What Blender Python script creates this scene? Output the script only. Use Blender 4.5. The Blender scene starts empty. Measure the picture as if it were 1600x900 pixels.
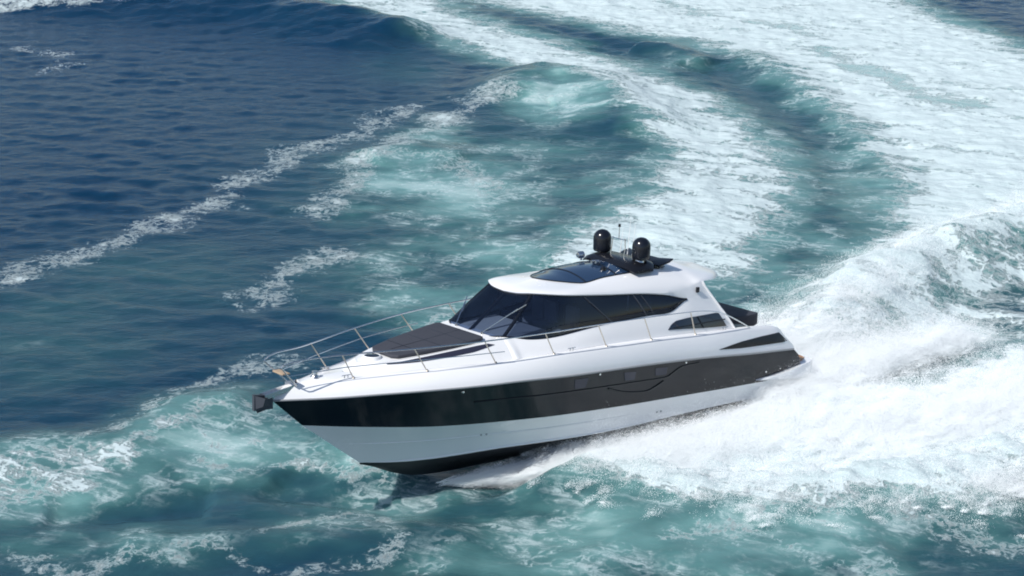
import bpy, bmesh, math, random
import numpy as np
from mathutils import Vector, Matrix
from mathutils.bvhtree import BVHTree

R = math.radians
scene = bpy.context.scene
# ------------------------------------------------------------------ camera
cam_d = bpy.data.cameras.new('camera')
cam = bpy.data.objects.new('camera', cam_d)
scene.collection.objects.link(cam)
cam.location = (0, 0, 21.9)
cam.rotation_euler = (math.pi / 2 - 0.325, 0, 0)
cam_d.angle = 2 * math.atan(800 / 3000)
cam_d.clip_end = 20000
scene.camera = cam
# ------------------------------------------------------------------ sky and sun
SUN = Vector((-0.54, -0.42, 0.73)).normalized()
elev = math.asin(SUN.z)
azim = math.atan2(SUN.x, SUN.y)
world = bpy.data.worlds.new('World')
scene.world = world
world.use_nodes = True
wn = world.node_tree
bg = wn.nodes['Background']
sky = wn.nodes.new('ShaderNodeTexSky')
sky.sky_type = 'NISHITA'
sky.sun_disc = False
sky.sun_elevation = elev
sky.sun_rotation = azim
sky.air_density = 1.0
sky.dust_density = 0.8
sky.ozone_density = 1.5
wn.links.new(sky.outputs[0], bg.inputs[0])
bg.inputs[1].default_value = 0.095
sd = bpy.data.lights.new('sun', 'SUN')
sun = bpy.data.objects.new('sun', sd)
scene.collection.objects.link(sun)
sd.energy = 4.0
sd.angle = R(0.5)
sd.color = (1.0, 0.97, 0.92)
sun.rotation_euler = SUN.to_track_quat('Z', 'Y').to_euler()
scene.view_settings.view_transform = 'Standard'
scene.view_settings.look = 'None'
scene.view_settings.exposure = 0.22
scene.view_settings.gamma = 1.0
scene.cycles.filter_width = 1.9
scene.cycles.max_bounces = 10
scene.cycles.diffuse_bounces = 7
scene.cycles.transparent_max_bounces = 12

# ------------------------------------------------------------------ helpers
rng = np.random.default_rng(7)


def tag(o, label=None, cat=None, group=None, kind=None):
    if label: o['label'] = label
    if cat: o['category'] = cat
    if group: o['group'] = group
    if kind: o['kind'] = kind
    return o


def pchip(xs, ys):
    xs = np.asarray(xs, float); ys = np.asarray(ys, float)
    h = np.diff(xs); d = np.diff(ys) / h
    m = np.zeros(len(xs))
    for i in range(1, len(xs) - 1):
        if d[i - 1] * d[i] > 0:
            w1 = 2 * h[i] + h[i - 1]; w2 = h[i] + 2 * h[i - 1]
            m[i] = (w1 + w2) / (w1 / d[i - 1] + w2 / d[i])
    m[0], m[-1] = d[0], d[-1]

    def f(x):
        x = np.clip(np.asarray(x, float), xs[0], xs[-1])
        i = np.clip(np.searchsorted(xs, x) - 1, 0, len(h) - 1)
        t = (x - xs[i]) / h[i]
        return ((2 * t**3 - 3 * t**2 + 1) * ys[i] + (t**3 - 2 * t**2 + t) * h[i] * m[i]
                + (-2 * t**3 + 3 * t**2) * ys[i + 1] + (t**3 - t**2) * h[i] * m[i + 1])
    return f


def crom(pts, n):
    """Catmull-Rom, n samples per control interval, keeps the control index as parameter."""
    P = np.asarray(pts, float)
    Q = np.vstack([2 * P[0] - P[1], P, 2 * P[-1] - P[-2]])
    out = []
    for i in range(len(P) - 1):
        p0, p1, p2, p3 = Q[i:i + 4]
        for k in range(n):
            t = k / n
            out.append(0.5 * (2 * p1 + (p2 - p0) * t + (2 * p0 - 5 * p1 + 4 * p2 - p3) * t * t + (3 * p1 - p0 - 3 * p2 + p3) * t**3))
    out.append(P[-1])
    return np.array(out)


def mirror(P):
    Q = np.array(P, float).copy(); Q[..., 1] *= -1
    return Q


class Geo:
    def __init__(self):
        self.v = []; self.f = []; self.mi = []

    def grid(self, rows, mi=0, flip=False):
        rows = np.asarray(rows, float)
        a, b = rows.shape[:2]; o = len(self.v)
        self.v += [tuple(p) for p in rows.reshape(-1, 3)]
        for i in range(a - 1):
            for j in range(b - 1):
                q = (o + i * b + j, o + i * b + j + 1, o + (i + 1) * b + j + 1, o + (i + 1) * b + j)
                self.f.append(q[::-1] if flip else q); self.mi.append(mi)
        return self

    def sym(self, rows, mi=0, flip=False):
        self.grid(rows, mi, flip); self.grid(mirror(rows), mi, not flip); return self

    def box(self, c, s, mi=0, M=None):
        o = len(self.v)
        for dx in (-.5, .5):
            for dy in (-.5, .5):
                for dz in (-.5, .5):
                    p = Vector((dx * s[0], dy * s[1], dz * s[2]))
                    if M is not None: p = M @ p
                    self.v.append((c[0] + p.x, c[1] + p.y, c[2] + p.z))
        for q in ((0, 1, 3, 2), (4, 6, 7, 5), (0, 4, 5, 1), (2, 3, 7, 6), (0, 2, 6, 4), (1, 5, 7, 3)):
            self.f.append(tuple(o + k for k in q)); self.mi.append(mi)
        return self

    def tube(self, pts, r, n=10, mi=0, caps=True):
        pts = [Vector(p) for p in pts]
        rr = r if hasattr(r, '__len__') else [r] * len(pts)
        o = len(self.v); up = None
        for i, p in enumerate(pts):
            d = (pts[min(i + 1, len(pts) - 1)] - pts[max(i - 1, 0)]).normalized()
            if up is None:
                up = d.orthogonal().normalized()
            up = (up - d * up.dot(d)).normalized()
            s = d.cross(up)
            for k in range(n):
                a = 2 * math.pi * k / n
                self.v.append(tuple(p + (up * math.cos(a) + s * math.sin(a)) * rr[i]))
        for i in range(len(pts) - 1):
            for k in range(n):
                self.f.append((o + i * n + k, o + i * n + (k + 1) % n, o + (i + 1) * n + (k + 1) % n, o + (i + 1) * n + k)); self.mi.append(mi)
        if caps:
            self.f.append(tuple(o + k for k in range(n))[::-1]); self.mi.append(mi)
            e = o + (len(pts) - 1) * n
            self.f.append(tuple(e + k for k in range(n))); self.mi.append(mi)
        return self

    def lathe(self, prof, c, n=32, mi=0):
        o = len(self.v); m = len(prof)
        for k in range(n):
            a = 2 * math.pi * k / n
            for r, z in prof:
                self.v.append((c[0] + r * math.cos(a), c[1] + r * math.sin(a), c[2] + z))
        for k in range(n):
            for j in range(m - 1):
                a, b = o + k * m + j, o + ((k + 1) % n) * m + j
                self.f.append((a, b, b + 1, a + 1)); self.mi.append(mi)
        return self

    def prism(self, outline, z0, z1, mi=0):
        """outline: xy points anticlockwise; z0, z1 numbers or functions of (x, y)."""
        n = len(outline); o = len(self.v)
        g0 = z0 if callable(z0) else (lambda x, y: z0)
        g1 = z1 if callable(z1) else (lambda x, y: z1)
        self.v += [(x, y, g0(x, y)) for x, y in outline] + [(x, y, g1(x, y)) for x, y in outline]
        for k in range(n):
            self.f.append((o + k, o + (k + 1) % n, o + n + (k + 1) % n, o + n + k)); self.mi.append(mi)
        self.f.append(tuple(o + k for k in range(n))[::-1]); self.mi.append(mi)
        self.f.append(tuple(o + n + k for k in range(n))); self.mi.append(mi)
        return self

    def bvh(self):
        return BVHTree.FromPolygons([Vector(p) for p in self.v], self.f)

    def build(self, name, mats, parent=None, smooth=35, bevel=0, weld=True, solid=0, sub=0):
        me = bpy.data.meshes.new(name)
        me.from_pydata(self.v, [], self.f)
        mats = mats if isinstance(mats, (list, tuple)) else [mats]
        for m in mats: me.materials.append(m)
        me.polygons.foreach_set('material_index', self.mi)
        bm = bmesh.new(); bm.from_mesh(me)
        if weld:
            bmesh.ops.remove_doubles(bm, verts=bm.verts, dist=0.0008)
            bmesh.ops.dissolve_degenerate(bm, edges=bm.edges, dist=0.0004)
        bmesh.ops.recalc_face_normals(bm, faces=bm.faces)
        if bevel:
            es = [e for e in bm.edges if len(e.link_faces) == 2 and e.calc_face_angle(0) > R(30)]
            bmesh.ops.bevel(bm, geom=es, offset=bevel, segments=3, profile=0.6, affect='EDGES')
        for f in bm.faces: f.smooth = True
        for e in bm.edges:
            if len(e.link_faces) == 2 and e.calc_face_angle(0) > R(smooth): e.smooth = False
        bm.to_mesh(me); bm.free()
        o = bpy.data.objects.new(name, me)
        scene.collection.objects.link(o)
        if solid:
            md = o.modifiers.new('solid', 'SOLIDIFY'); md.thickness = solid; md.offset = 0
        if parent is not None: o.parent = parent
        return o


# ------------------------------------------------------------------ materials
def mat(name, col, rough=0.4, metal=0.0, coat=0.0, spec=0.5, bump=0, bscale=30, var=0.0, vscale=3.0):
    m = bpy.data.materials.new(name); m.use_nodes = True
    n = m.node_tree; p = n.nodes['Principled BSDF']
    p.inputs['Base Color'].default_value = (*col, 1)
    p.inputs['Roughness'].default_value = rough
    p.inputs['Metallic'].default_value = metal
    p.inputs['Coat Weight'].default_value = coat
    p.inputs['Coat Roughness'].default_value = 0.05
    p.inputs['Specular IOR Level'].default_value = spec
    tc = n.nodes.new('ShaderNodeTexCoord')
    if var:
        t = n.nodes.new('ShaderNodeTexNoise'); t.inputs['Scale'].default_value = vscale; t.inputs['Detail'].default_value = 6
        n.links.new(tc.outputs['Object'], t.inputs['Vector'])
        mx = n.nodes.new('ShaderNodeMix'); mx.data_type = 'RGBA'
        mx.inputs[6].default_value = (*[c * (1 - var) for c in col], 1)
        mx.inputs[7].default_value = (*[min(1, c * (1 + var)) for c in col], 1)
        n.links.new(t.outputs[0], mx.inputs[0]); n.links.new(mx.outputs[2], p.inputs['Base Color'])
        mr = n.nodes.new('ShaderNodeMapRange'); mr.inputs[3].default_value = rough * 0.8; mr.inputs[4].default_value = rough * 1.25
        n.links.new(t.outputs[0], mr.inputs[0]); n.links.new(mr.outputs[0], p.inputs['Roughness'])
    if bump:
        t = n.nodes.new('ShaderNodeTexNoise'); t.inputs['Scale'].default_value = bscale; t.inputs['Detail'].default_value = 5
        n.links.new(tc.outputs['Object'], t.inputs['Vector'])
        b = n.nodes.new('ShaderNodeBump'); b.inputs['Strength'].default_value = bump; b.inputs['Distance'].default_value = 0.02
        n.links.new(t.outputs[0], b.inputs['Height']); n.links.new(b.outputs[0], p.inputs['Normal'])
    return m


GEL = mat('white_gelcoat', (0.84, 0.845, 0.855), 0.25, coat=0.5, var=0.02, vscale=0.8)
BLACK = mat('black_gloss_hull', (0.005, 0.007, 0.013), 0.09, spec=.42, var=0.2, vscale=0.7)
RUBRAIL = mat('grey_rubrail', (0.30, 0.31, 0.32), 0.35)
ANTIF = mat('antifouling', (0.012, 0.013, 0.016), 0.45, var=0.3)
STEEL = mat('stainless_steel', (0.72, 0.72, 0.72), 0.22, metal=1.0)
BRONZE = mat('warm_steel', (0.62, 0.55, 0.47), 0.30, metal=0.8)
TEAK = mat('teak', (0.38, 0.20, 0.10), 0.55, var=0.25, vscale=9)
TEAKO = mat('pale_teak', (0.42, 0.31, 0.21), 0.55, var=0.2, vscale=9)
FABRIC = mat('dark_cushion', (0.038, 0.041, 0.055), 0.75, bump=0.3, bscale=90, var=0.15)
PLASTIC = mat('black_plastic', (0.007, 0.009, 0.015), 0.20)
DARKGEL = mat('dark_gelcoat', (0.009, 0.010, 0.014), 0.22, spec=.35)
LINE = mat('hull_line', (0.004, 0.004, 0.005), 0.25)
RECESS = mat('hull_window_tint', (0.030, 0.032, 0.055), 0.05)
CREAM = mat('cream_upholstery', (0.62, 0.58, 0.52), 0.7, var=0.06)
WOOD = mat('interior_wood', (0.05, 0.045, 0.045), 0.4, var=0.3)
FLOORM = mat('cabin_floor', (0.12, 0.10, 0.08), 0.6)


def glassmat(name, tint, tr):
    m = bpy.data.materials.new(name); m.use_nodes = True
    n = m.node_tree; n.nodes.clear()
    out = n.nodes.new('ShaderNodeOutputMaterial')
    p = n.nodes.new('ShaderNodeBsdfPrincipled')
    p.inputs['Base Color'].default_value = (0.006, 0.012, 0.030, 1); p.inputs['Roughness'].default_value = 0.03
    p.inputs['IOR'].default_value = 1.95
    t = n.nodes.new('ShaderNodeBsdfTransparent'); t.inputs[0].default_value = (*tint, 1)
    fr = n.nodes.new('ShaderNodeLayerWeight'); fr.inputs[0].default_value = 0.35
    ml = n.nodes.new('ShaderNodeMath'); ml.operation = 'MULTIPLY_ADD'
    ml.inputs[1].default_value = 0.5; ml.inputs[2].default_value = 1 - tr
    n.links.new(fr.outputs[0], ml.inputs[0])
    mx = n.nodes.new('ShaderNodeMixShader')
    n.links.new(ml.outputs[0], mx.inputs[0]); n.links.new(t.outputs[0], mx.inputs[1]); n.links.new(p.outputs[0], mx.inputs[2])
    n.links.new(mx.outputs[0], out.inputs[0])
    return m


GLASS = glassmat('tinted_glass', (0.30, 0.38, 0.56), 0.55)
WGLASS = glassmat('windscreen_glass', (0.50, 0.60, 0.78), 0.72)
DGLASS = glassmat('dark_tinted_glass', (0.25, 0.28, 0.35), 0.25)

# ================================================================== motor yacht
yacht = bpy.data.objects.new('motor_yacht', None)
scene.collection.objects.link(yacht)
yacht.location = (6.83, 56.1, 0)
yacht.rotation_euler = (0.06, -0.095, 3.84)
tag(yacht, 'white motor yacht with black hull band and tinted windows speeding through foam', 'yacht')

# ---- hull lines (x forward from the transom, y to port, z up from the waterline)
NT = 90
s_ = np.linspace(0, 1, NT)
tt = 0.55 * s_ + 0.45 * (1 - (1 - s_)**2)


def hline(xs, ys, zs):
    x = xs[0] + tt * (xs[-1] - xs[0])
    y = pchip(xs, ys)(x); z = pchip(xs, zs)(x)
    return np.stack([x, y, z], 1)


K = hline([-.5, 4, 8, 11, 12.29, 13.06, 13.69, 14.27], [0] * 8, [-.85, -.95, -1.0, -.97, -.88, -.69, -.43, -.18])
Cx = [-.55, 2.7, 5.85, 7.3, 10.5, 11.9, 12.5, 13.6, 14.27]
Cc = hline(Cx, [2.12, 2.18, 2.13, 2.06, 1.53, 1.05, .81, .31, 0], [.1, .11, .07, .05, .02, -.09, -.14, -.185, -.18])
Bb = hline([-.6, 1.45, 6, 9, 10.87, 12.65, 14.69, 16.12], [2.28, 2.34, 2.37, 2.23, 1.94, 1.47, .72, 0], [.58, .62, .76, .84, .89, .93, 1.06, 1.16])
Aa = hline([-.24, 1.7, 3.8, 6.4, 8.8, 11.1, 13.2, 14.4, 15.5, 16.4, 17.05], [2.3, 2.37, 2.43, 2.43, 2.37, 2.14, 1.64, 1.23, .8, .32, 0], [1.43, 1.57, 1.75, 1.89, 1.96, 2.03, 2.03, 2.02, 2.0, 1.975, 1.97])
Ee = hline([-.35, 0, .3, 2.3, 3.4, 5.2, 7, 8.8, 10.7, 12.64, 14.5, 15.8, 16.75], [2.1, 2.1, 2.1, 2.19, 2.22, 2.22, 2.2, 2.12, 1.9, 1.48, .86, .38, 0],
           [1.56, 1.85, 2.1, 2.3, 2.33, 2.42, 2.47, 2.5, 2.46, 2.42, 2.37, 2.33, 2.28])


def blend(P, Q, f, dy):
    M = P * (1 - f) + Q * f
    M[:, 1] = np.maximum(0, M[:, 1] + dy * (tt**2) * np.sin(np.pi * np.clip(tt, 0, 1))**.5 * 1.6)
    return M


CB = [blend(Cc, Bb, f, -0.10 * math.sin(math.pi * f)) for f in (.25, .5, .75)]
BA = [blend(Bb, Aa, f, -0.05 * math.sin(math.pi * f)) for f in (.25, .5, .75)]
for P in BA: P[:3, 0] -= np.array([.16, .06, .02])
AE = []
for f in (.2, .45, .75, .92):
    M = Aa * (1 - f) + Ee * f
    M[:, 1] += 0.055 * math.sin(math.pi * f) * np.minimum(1, M[:, 1] / .5); AE.append(M)
KC = [K * (1 - f) + Cc * f + np.array([0, 0, -.05 * math.sin(math.pi * f)]) for f in (.33, .66)]

hull = Geo()
hull.sym([K, *KC, Cc], 1)
Cc2 = Cc + np.array([0, .03, 0.0]) * np.minimum(1, Cc[:, 1:2] / .3)
hull.sym([Cc, Cc2], 0)
hull.sym([Cc2, *CB, Bb], 0)
allrows = [K, *KC, Cc, *CB, Bb]
tr = np.array([[P[0], P[0] * np.array([1, .5, 1]), P[0] * np.array([1, 0, 1])] for P in allrows])
hull.sym(tr, 0)
hull_o = hull.build('hull', [GEL, ANTIF], yacht)

band = Geo(); band.sym([Bb, *BA, Aa])
tr = np.array([[P[0], P[0] * np.array([1, .5, 1]), P[0] * np.array([1, 0, 1])] for P in [Bb, *BA, Aa]])
band.sym(tr)
band_o = band.build('hull_band', BLACK, yacht)

# ---- topsides above the rubbing strake and the deck
tops = Geo()
tops.sym([Aa, *AE, Ee])
E2 = Ee.copy(); E2[:, 1] = np.maximum(0, E2[:, 1] - .09); E2[:, 2] += .045; E2[:, 0] -= .08 * (tt**6)
E3 = E2.copy(); E3[:, 1] = np.maximum(0, E3[:, 1] - .05); E3[:, 2] -= .04
tops.sym([Ee, E2, E3])
Dx = [2.02, 2.8, 3.6, 4.52, 5.45, 7.25, 8.75, 9.58, 10.1, 10.4, 11.2, 12, 13.1, 13.9, 14.5, 14.8]
Dy = [1.89, 1.92, 1.93, 1.94, 1.93, 1.90, 1.84, 1.78, 1.72, 1.68, 1.57, 1.40, 1.10, .85, .5, 0]
Dz = [2.28, 2.33, 2.37, 2.42, 2.46, 2.50, 2.50, 2.49, 2.49, 2.49, 2.48, 2.48, 2.46, 2.44, 2.43, 2.42]
fDy, fDz = pchip(Dx, Dy), pchip(Dx, Dz)
sel = E3[:, 0] >= 2.0
o3 = E3[sel]
rows = []
for f in (0, .25, .5, .75, 1):
    inner = np.stack([o3[:, 0], np.where(o3[:, 0] > 14.8, 0, np.minimum(fDy(o3[:, 0]), o3[:, 1] - .02)), fDz(o3[:, 0])], 1)
    inner[:, 1] = np.maximum(0, inner[:, 1])
    rows.append(o3 * (1 - f) + inner * f)
tops.sym(rows)
# cockpit: coaming tops, inner walls, sole
a3 = E3[E3[:, 0] <= 2.15]
w1 = a3.copy(); w1[:, 1] = 1.86
w2 = w1.copy(); w2[:, 2] = 1.30
tops.sym([a3, w1, w2])
endc = np.array([[P[0] * np.array([1, k, 1]) for k in (1, .5, 0)] for P in [Aa, *AE, Ee]])
tops.sym(endc)
tops_o = tops.build('deck_moulding', GEL, yacht)
ck = Geo(); ck.box((1.2, 0, 1.28), (3.6, 3.7, .04)); ck.build('cockpit_sole', TEAK, yacht)

rub = Geo()
for sgn in (1, -1):
    P = Aa.copy(); P[:, 1] = P[:, 1] + .012; P[-1, 1] = 0; P[-1, 0] += .01
    P[:, 1] *= sgn
    rub.tube(P, .028, 8)
rub.build('rubbing_strake', RUBRAIL, yacht)
for sgn in (1, -1):
    for row, k0, r_ in ((CB[1], 30, .022), (Cc2, 24, .03)):
        g = Geo(); P = row[k0:-2] * np.array([1, sgn, 1]); rr = r_ * np.minimum(1, np.linspace(0.1, 6, len(P))) * np.minimum(1, np.linspace(6, .1, len(P)))
        g.tube([tuple(p) for p in P], list(rr), 6); g.build('spray_rail', GEL, yacht)

# hull surface lookups
bvh_hull = band.bvh(); bvh_tops = tops.bvh()


def on_side(bvh, x, z, off=.008, y0=4.0):
    h = bvh.ray_cast(Vector((x, y0, z)), Vector((0, -1, 0)))
    if h[0] is None: return None
    n = h[1]
    if n.y < 0: n = -n
    return np.array(h[0] + n * off)


def strip_on(bvh, top, bot, n=24, m=4, off=.01, thick=None):
    """band between two xz polylines, laid on a side surface; both sides of the boat."""
    def res(p):
        p = np.asarray(p, float); d = np.r_[0, np.cumsum(np.hypot(*np.diff(p, axis=0).T))]
        u = np.linspace(0, d[-1], n); return np.stack([np.interp(u, d, p[:, k]) for k in (0, 1)], 1)
    T, B = res(top), res(bot); rows = []
    for k in range(m + 1):
        f = k / m; P = T * (1 - f) + B * f; row = []
        for x, z in P:
            q = on_side(bvh, x, z, off)
            row.append(q if q is not None else (row[-1] if row else np.array([x, 2.3, z])))
        rows.append(row)
    return np.array(rows)


def rim(rows, depth=.02):
    """closes a strip's border back towards the surface so that it has thickness."""
    b = np.concatenate([rows[0], rows[1:, -1], rows[-1, ::-1][1:], rows[::-1, 0][1:]])
    return np.array([b, b - np.array([0, depth, 0])])


def plate(name, bvh, top, bot, m_, both=True, **k):
    g = Geo(); r = strip_on(bvh, top, bot, **k)
    for sgn in (1, -1):
        g = Geo(); g.grid(r if sgn > 0 else mirror(r)); g.grid(rim(r) if sgn > 0 else mirror(rim(r)))
        g.build(name, m_, yacht)


# three hull windows, the styling groove and the swoosh in the black band
for q in ([(8.78, 1.83), (8.3, 1.81), (8.35, 1.54), (8.74, 1.55)], [(6.98, 1.78), (6.52, 1.74), (6.55, 1.50), (6.92, 1.53)], [(5.77, 1.73), (5.29, 1.69), (5.31, 1.47), (5.74, 1.50)]):
    for sgn in (1, -1):
        r = strip_on(bvh_hull, q[:2], [q[3], q[2]], n=8, m=4, off=.012)
        g = Geo(); g.grid(r if sgn > 0 else mirror(r)); g.grid(rim(r) if sgn > 0 else mirror(rim(r)))
        g.build('hull_window', RECESS, yacht)
gl = crom([(11.9, 1.56), (11.17, 1.555), (9.33, 1.50), (6.71, 1.43), (5.6, 1.39), (5.24, 1.40), (5.05, 1.48), (4.67, 1.62), (4.0, 1.64)], 8)
for sgn in (1, -1):
    g = Geo()
    for pl, r_ in ((gl, .024), (crom([(7.51, 1.385), (7.19, 1.27), (6.69, 1.15), (6.05, 1.09), (5.73, 1.16), (5.39, 1.29)], 8), .028)):
        pts = [on_side(bvh_hull, x, z, .004) for x, z in pl]
        g.tube([p * np.array([1, sgn, 1]) for p in pts], r_, 8)
    g.build('hull_groove', LINE, yacht)
for x, z in ((7.9, 1.86), (4.55, 1.72), (1.0, .9), (12.3, 1.9)):
    for sgn in (1, -1):
        p = on_side(bvh_hull, x, z, .0)
        g = Geo(); g.lathe([(.0001, .03), (.03, .025), (.04, 0), (.04, -.02)], (0, 0, 0), 14)
        g.v = [(p[0] + a, (p[1] + c_) * sgn, p[2] + b) for a, b, c_ in g.v]
        g.build('drain_fitting', STEEL, yacht)
# small through-hull marks in the white bottom band
bvh_bot = hull.bvh()
for x, z in ((11.35, .48), (11.2, .485), (5.4, .32), (5.25, .325)):
    p = on_side(bvh_bot, x, z, .0)
    g = Geo(); g.lathe([(.0001, .02), (.03, .015), (.035, -.02)], (0, 0, 0), 12)
    g.v = [(p[0] + a, p[1] + c_, p[2] + b) for a, b, c_ in g.v]
    g.build('drain_outlet', RUBRAIL, yacht)
# dark air intakes in the aft quarters
plate('air_intake', bvh_tops, [(3.15, 1.90), (2.6, 1.95), (2.09, 1.985), (1.2, 2.0), (.33, 1.99)], [(3.15, 1.895), (2.2, 1.80), (1.47, 1.76), (.31, 1.70), (-.02, 1.69)], DARKGEL, n=30)

# swim platform with its side fairings
pf = Geo()
px_ = np.array([1.45, 1.2, .7, 0, -.5, -.95, -1.22, -1.35])
yo = np.array([2.36, 2.40, 2.43, 2.44, 2.42, 2.36, 2.22, 2.0])
zt = np.array([.72, .735, .76, .82, .89, .93, .94, .94])
zb = np.array([.71, .67, .62, .56, .52, .52, .56, .62])
out_t = np.stack([px_, yo, zt], 1); out_b = np.stack([px_, yo, zb], 1)
md_ = np.stack([px_, yo + .03, (zt + zb) / 2], 1)
in_t = np.stack([px_, np.where(px_ > -.5, 2.2, 0), zt], 1); in_b = np.stack([px_, np.where(px_ > -.5, 2.2, 0), zb], 1)
it2 = in_t.copy(); it2[:, 1] = 0; ib2 = in_b.copy(); ib2[:, 1] = 0
pf.sym([it2[3:], out_t[3:]]); pf.sym([in_t[:4], out_t[:4]])
pf.sym([out_t, md_, out_b]); pf.sym([out_b[3:], ib2[3:]]); pf.sym([out_b[:4], in_b[:4]])
pf.sym([[out_t[-1], it2[-1]], [out_b[-1], ib2[-1]]])
sp = pf.build('swim_platform', GEL, yacht)
tk = Geo(); tk.prism([(-.75, -2.1), (-.75, 2.1), (-.9, 2.1), (-1.18, 1.95), (-1.25, 1.7), (-1.25, -1.7), (-1.18, -1.95), (-.9, -2.1)][::-1], lambda x, y: .90, lambda x, y: .965)
tk.build('teak_deck', TEAK, sp)

# ---- deckhouse
D0 = [(10.75, 0, 2.49)]
WBp = [(10.78, 0, 2.90), (10.68, .6, 2.93), (10.45, 1.1, 3.0), (10.1, 1.25, 2.96), (9.58, 1.42, 2.88), (8.75, 1.54, 2.88), (7.25, 1.62, 3.01), (5.45, 1.64, 3.06), (4.52, 1.66, 3.06), (3.79, 1.60, 3.32), (3.15, 1.67, 3.1), (2.5, 1.70, 2.95)]
WTp = [(9.40, 0, 3.90), (9.36, .5, 3.93), (9.2, .85, 3.97), (9.0, 1.05, 3.97), (8.5, 1.25, 3.92), (7.96, 1.36, 3.87), (6.79, 1.42, 3.76), (5.58, 1.47, 3.66), (4.6, 1.53, 3.52), (3.79, 1.59, 3.34), (3.38, 1.56, 3.48), (2.98, 1.5, 3.6)]
R0p = [(9.46, 0, 3.95), (9.42, .52, 3.98), (9.26, .88, 4.02), (9.04, 1.09, 4.02), (8.52, 1.29, 3.97), (7.96, 1.40, 3.92), (6.79, 1.46, 3.81), (5.58, 1.51, 3.71), (4.6, 1.56, 3.60), (3.85, 1.54, 3.60), (3.5, 1.51, 3.68), (3.05, 1.46, 3.75), (2.2, 1.15, 3.68), (1.5, .6, 3.63), (1.25, 0, 3.62)]
R1p = [(9.2, 0, 4.03), (9.15, .48, 4.05), (8.98, .8, 4.08), (8.8, .98, 4.08), (8.35, 1.14, 4.05), (7.85, 1.24, 4.02), (6.75, 1.29, 3.96), (5.55, 1.32, 3.92), (4.6, 1.35, 3.87), (3.9, 1.36, 3.84), (3.5, 1.33, 3.83), (3.05, 1.28, 3.84), (2.25, 1.0, 3.80), (1.55, .55, 3.73), (1.3, 0, 3.72)]
R2p = [(8.4, 0, 4.18), (8.25, .25, 4.16), (8.0, .48, 4.13), (7.8, .62, 4.11), (7.5, .8, 4.08), (7.2, .93, 4.08), (6.5, .91, 4.15), (5.5, .9, 4.17), (4.6, .89, 4.17), (4.0, .86, 4.12), (3.6, .82, 4.08), (3.1, .72, 4.05), (2.6, .5, 3.99), (2.2, .28, 3.96), (2.0, 0, 3.95)]
Dh = [(10.78, 0, 2.49), (10.68, .8, 2.49), (10.45, 1.67, 2.49), (10.1, 1.72, 2.49), (9.58, 1.78, 2.49), (8.75, 1.84, 2.5), (7.25, 1.90, 2.5), (5.45, 1.93, 2.46), (4.52, 1.94, 2.42), (3.6, 1.93, 2.37), (2.8, 1.92, 2.33), (2.02, 1.89, 2.28)]
n_ = 8
WB, WT, DH = crom(WBp, n_), crom(WTp, n_), crom(Dh, n_)
R0, R1, R2 = crom(R0p, n_), crom(R1p, n_), crom(R2p, n_)
for P in (WB, WT, DH, R0, R1, R2): P[0, 1] = 0
i9 = 9 * n_
house = Geo()


def bulge(P, Q, fs, amt):
    o = []
    for f in fs:
        M = P * (1 - f) + Q * f; M[:, 1] += amt * math.sin(math.pi * f) * np.minimum(1, M[:, 1]); o.append(M)
    return o


lower = [DH, *bulge(DH, WB, (.25, .5, .75), .035), WB]
house.sym([r[2 * n_:] for r in lower])
house.sym([WB[i9:], *[(WB * (1 - f) + WT * f)[i9:] for f in (.33, .66)], WT[i9:]])
house.sym([WT, R0[:len(WT)]])
roofside = [R0, *bulge(R0, R1, (.3, .6), .03), R1, *bulge(R1, R2, (.25, .5, .75), .03), R2]
house.sym(roofside)
# aft return of the side panels and the underside of the roof overhang
aftcol = np.array([r[-1] for r in lower] + [WT[-1], R0[11 * n_]])
aft2 = aftcol - np.array([0, .12, 0]); aft2[:, 0] += .02
house.sym([aftcol, aft2])
un = R0[11 * n_:].copy(); un2 = un.copy(); un2[:, 0] = 3.3; un2[:, 2] = 3.70
house.sym([un, un2])


def across(P, crown, m=12):
    rows = []
    for k in range(m + 1):
        f = k / m; Q = P.copy(); Q[:, 1] = P[:, 1] * (1 - f) ; q = 1 - (1 - f)**2
        Q[:, 2] = P[:, 2] + crown * (P[:, 1] / .9)**2 * q; rows.append(Q)
    return np.array(rows)


i8 = int(8.5 * n_)
roofc = across(R2, .17)
house.sym(roofc[:, i8:])
house_o = house.build('deckhouse', GEL, yacht)
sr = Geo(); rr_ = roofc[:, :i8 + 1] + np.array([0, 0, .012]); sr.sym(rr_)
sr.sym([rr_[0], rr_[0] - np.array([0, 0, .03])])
SGLASS = mat('sunroof_glass_painted_sky', (.018, .040, .085), .04); SGLASS.node_tree.nodes['Principled BSDF'].inputs['IOR'].default_value = 1.9  # opaque pane; its blue base colour is a painted-in sky reflection
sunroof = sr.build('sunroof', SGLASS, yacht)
hd = Geo(); hd.grid([roofc[k, :i8 + 1] - np.array([0, 0, .10]) for k in range(13)]); hd.grid([mirror(roofc[k, :i8 + 1]) - np.array([0, 0, .10]) for k in range(13)])
hd.build('headliner', WOOD, yacht)
fr = Geo()
for sgn in (1, -1):
    P = R2[:i8 + 1] + np.array([0, 0, .016])
    fr.tube([tuple(p * np.array([1, sgn, 1])) for p in P], .016, 6)
for xi in (int(5.0 * n_), int(6.6 * n_)):
    P = np.array([rr_[k, xi] for k in range(13)]); P = np.vstack([P, mirror(P)[::-1][1:]]) + np.array([0, 0, .006])
    fr.tube([tuple(p) for p in P], .02, 6)
fr.build('frame', PLASTIC, sunroof)

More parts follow.
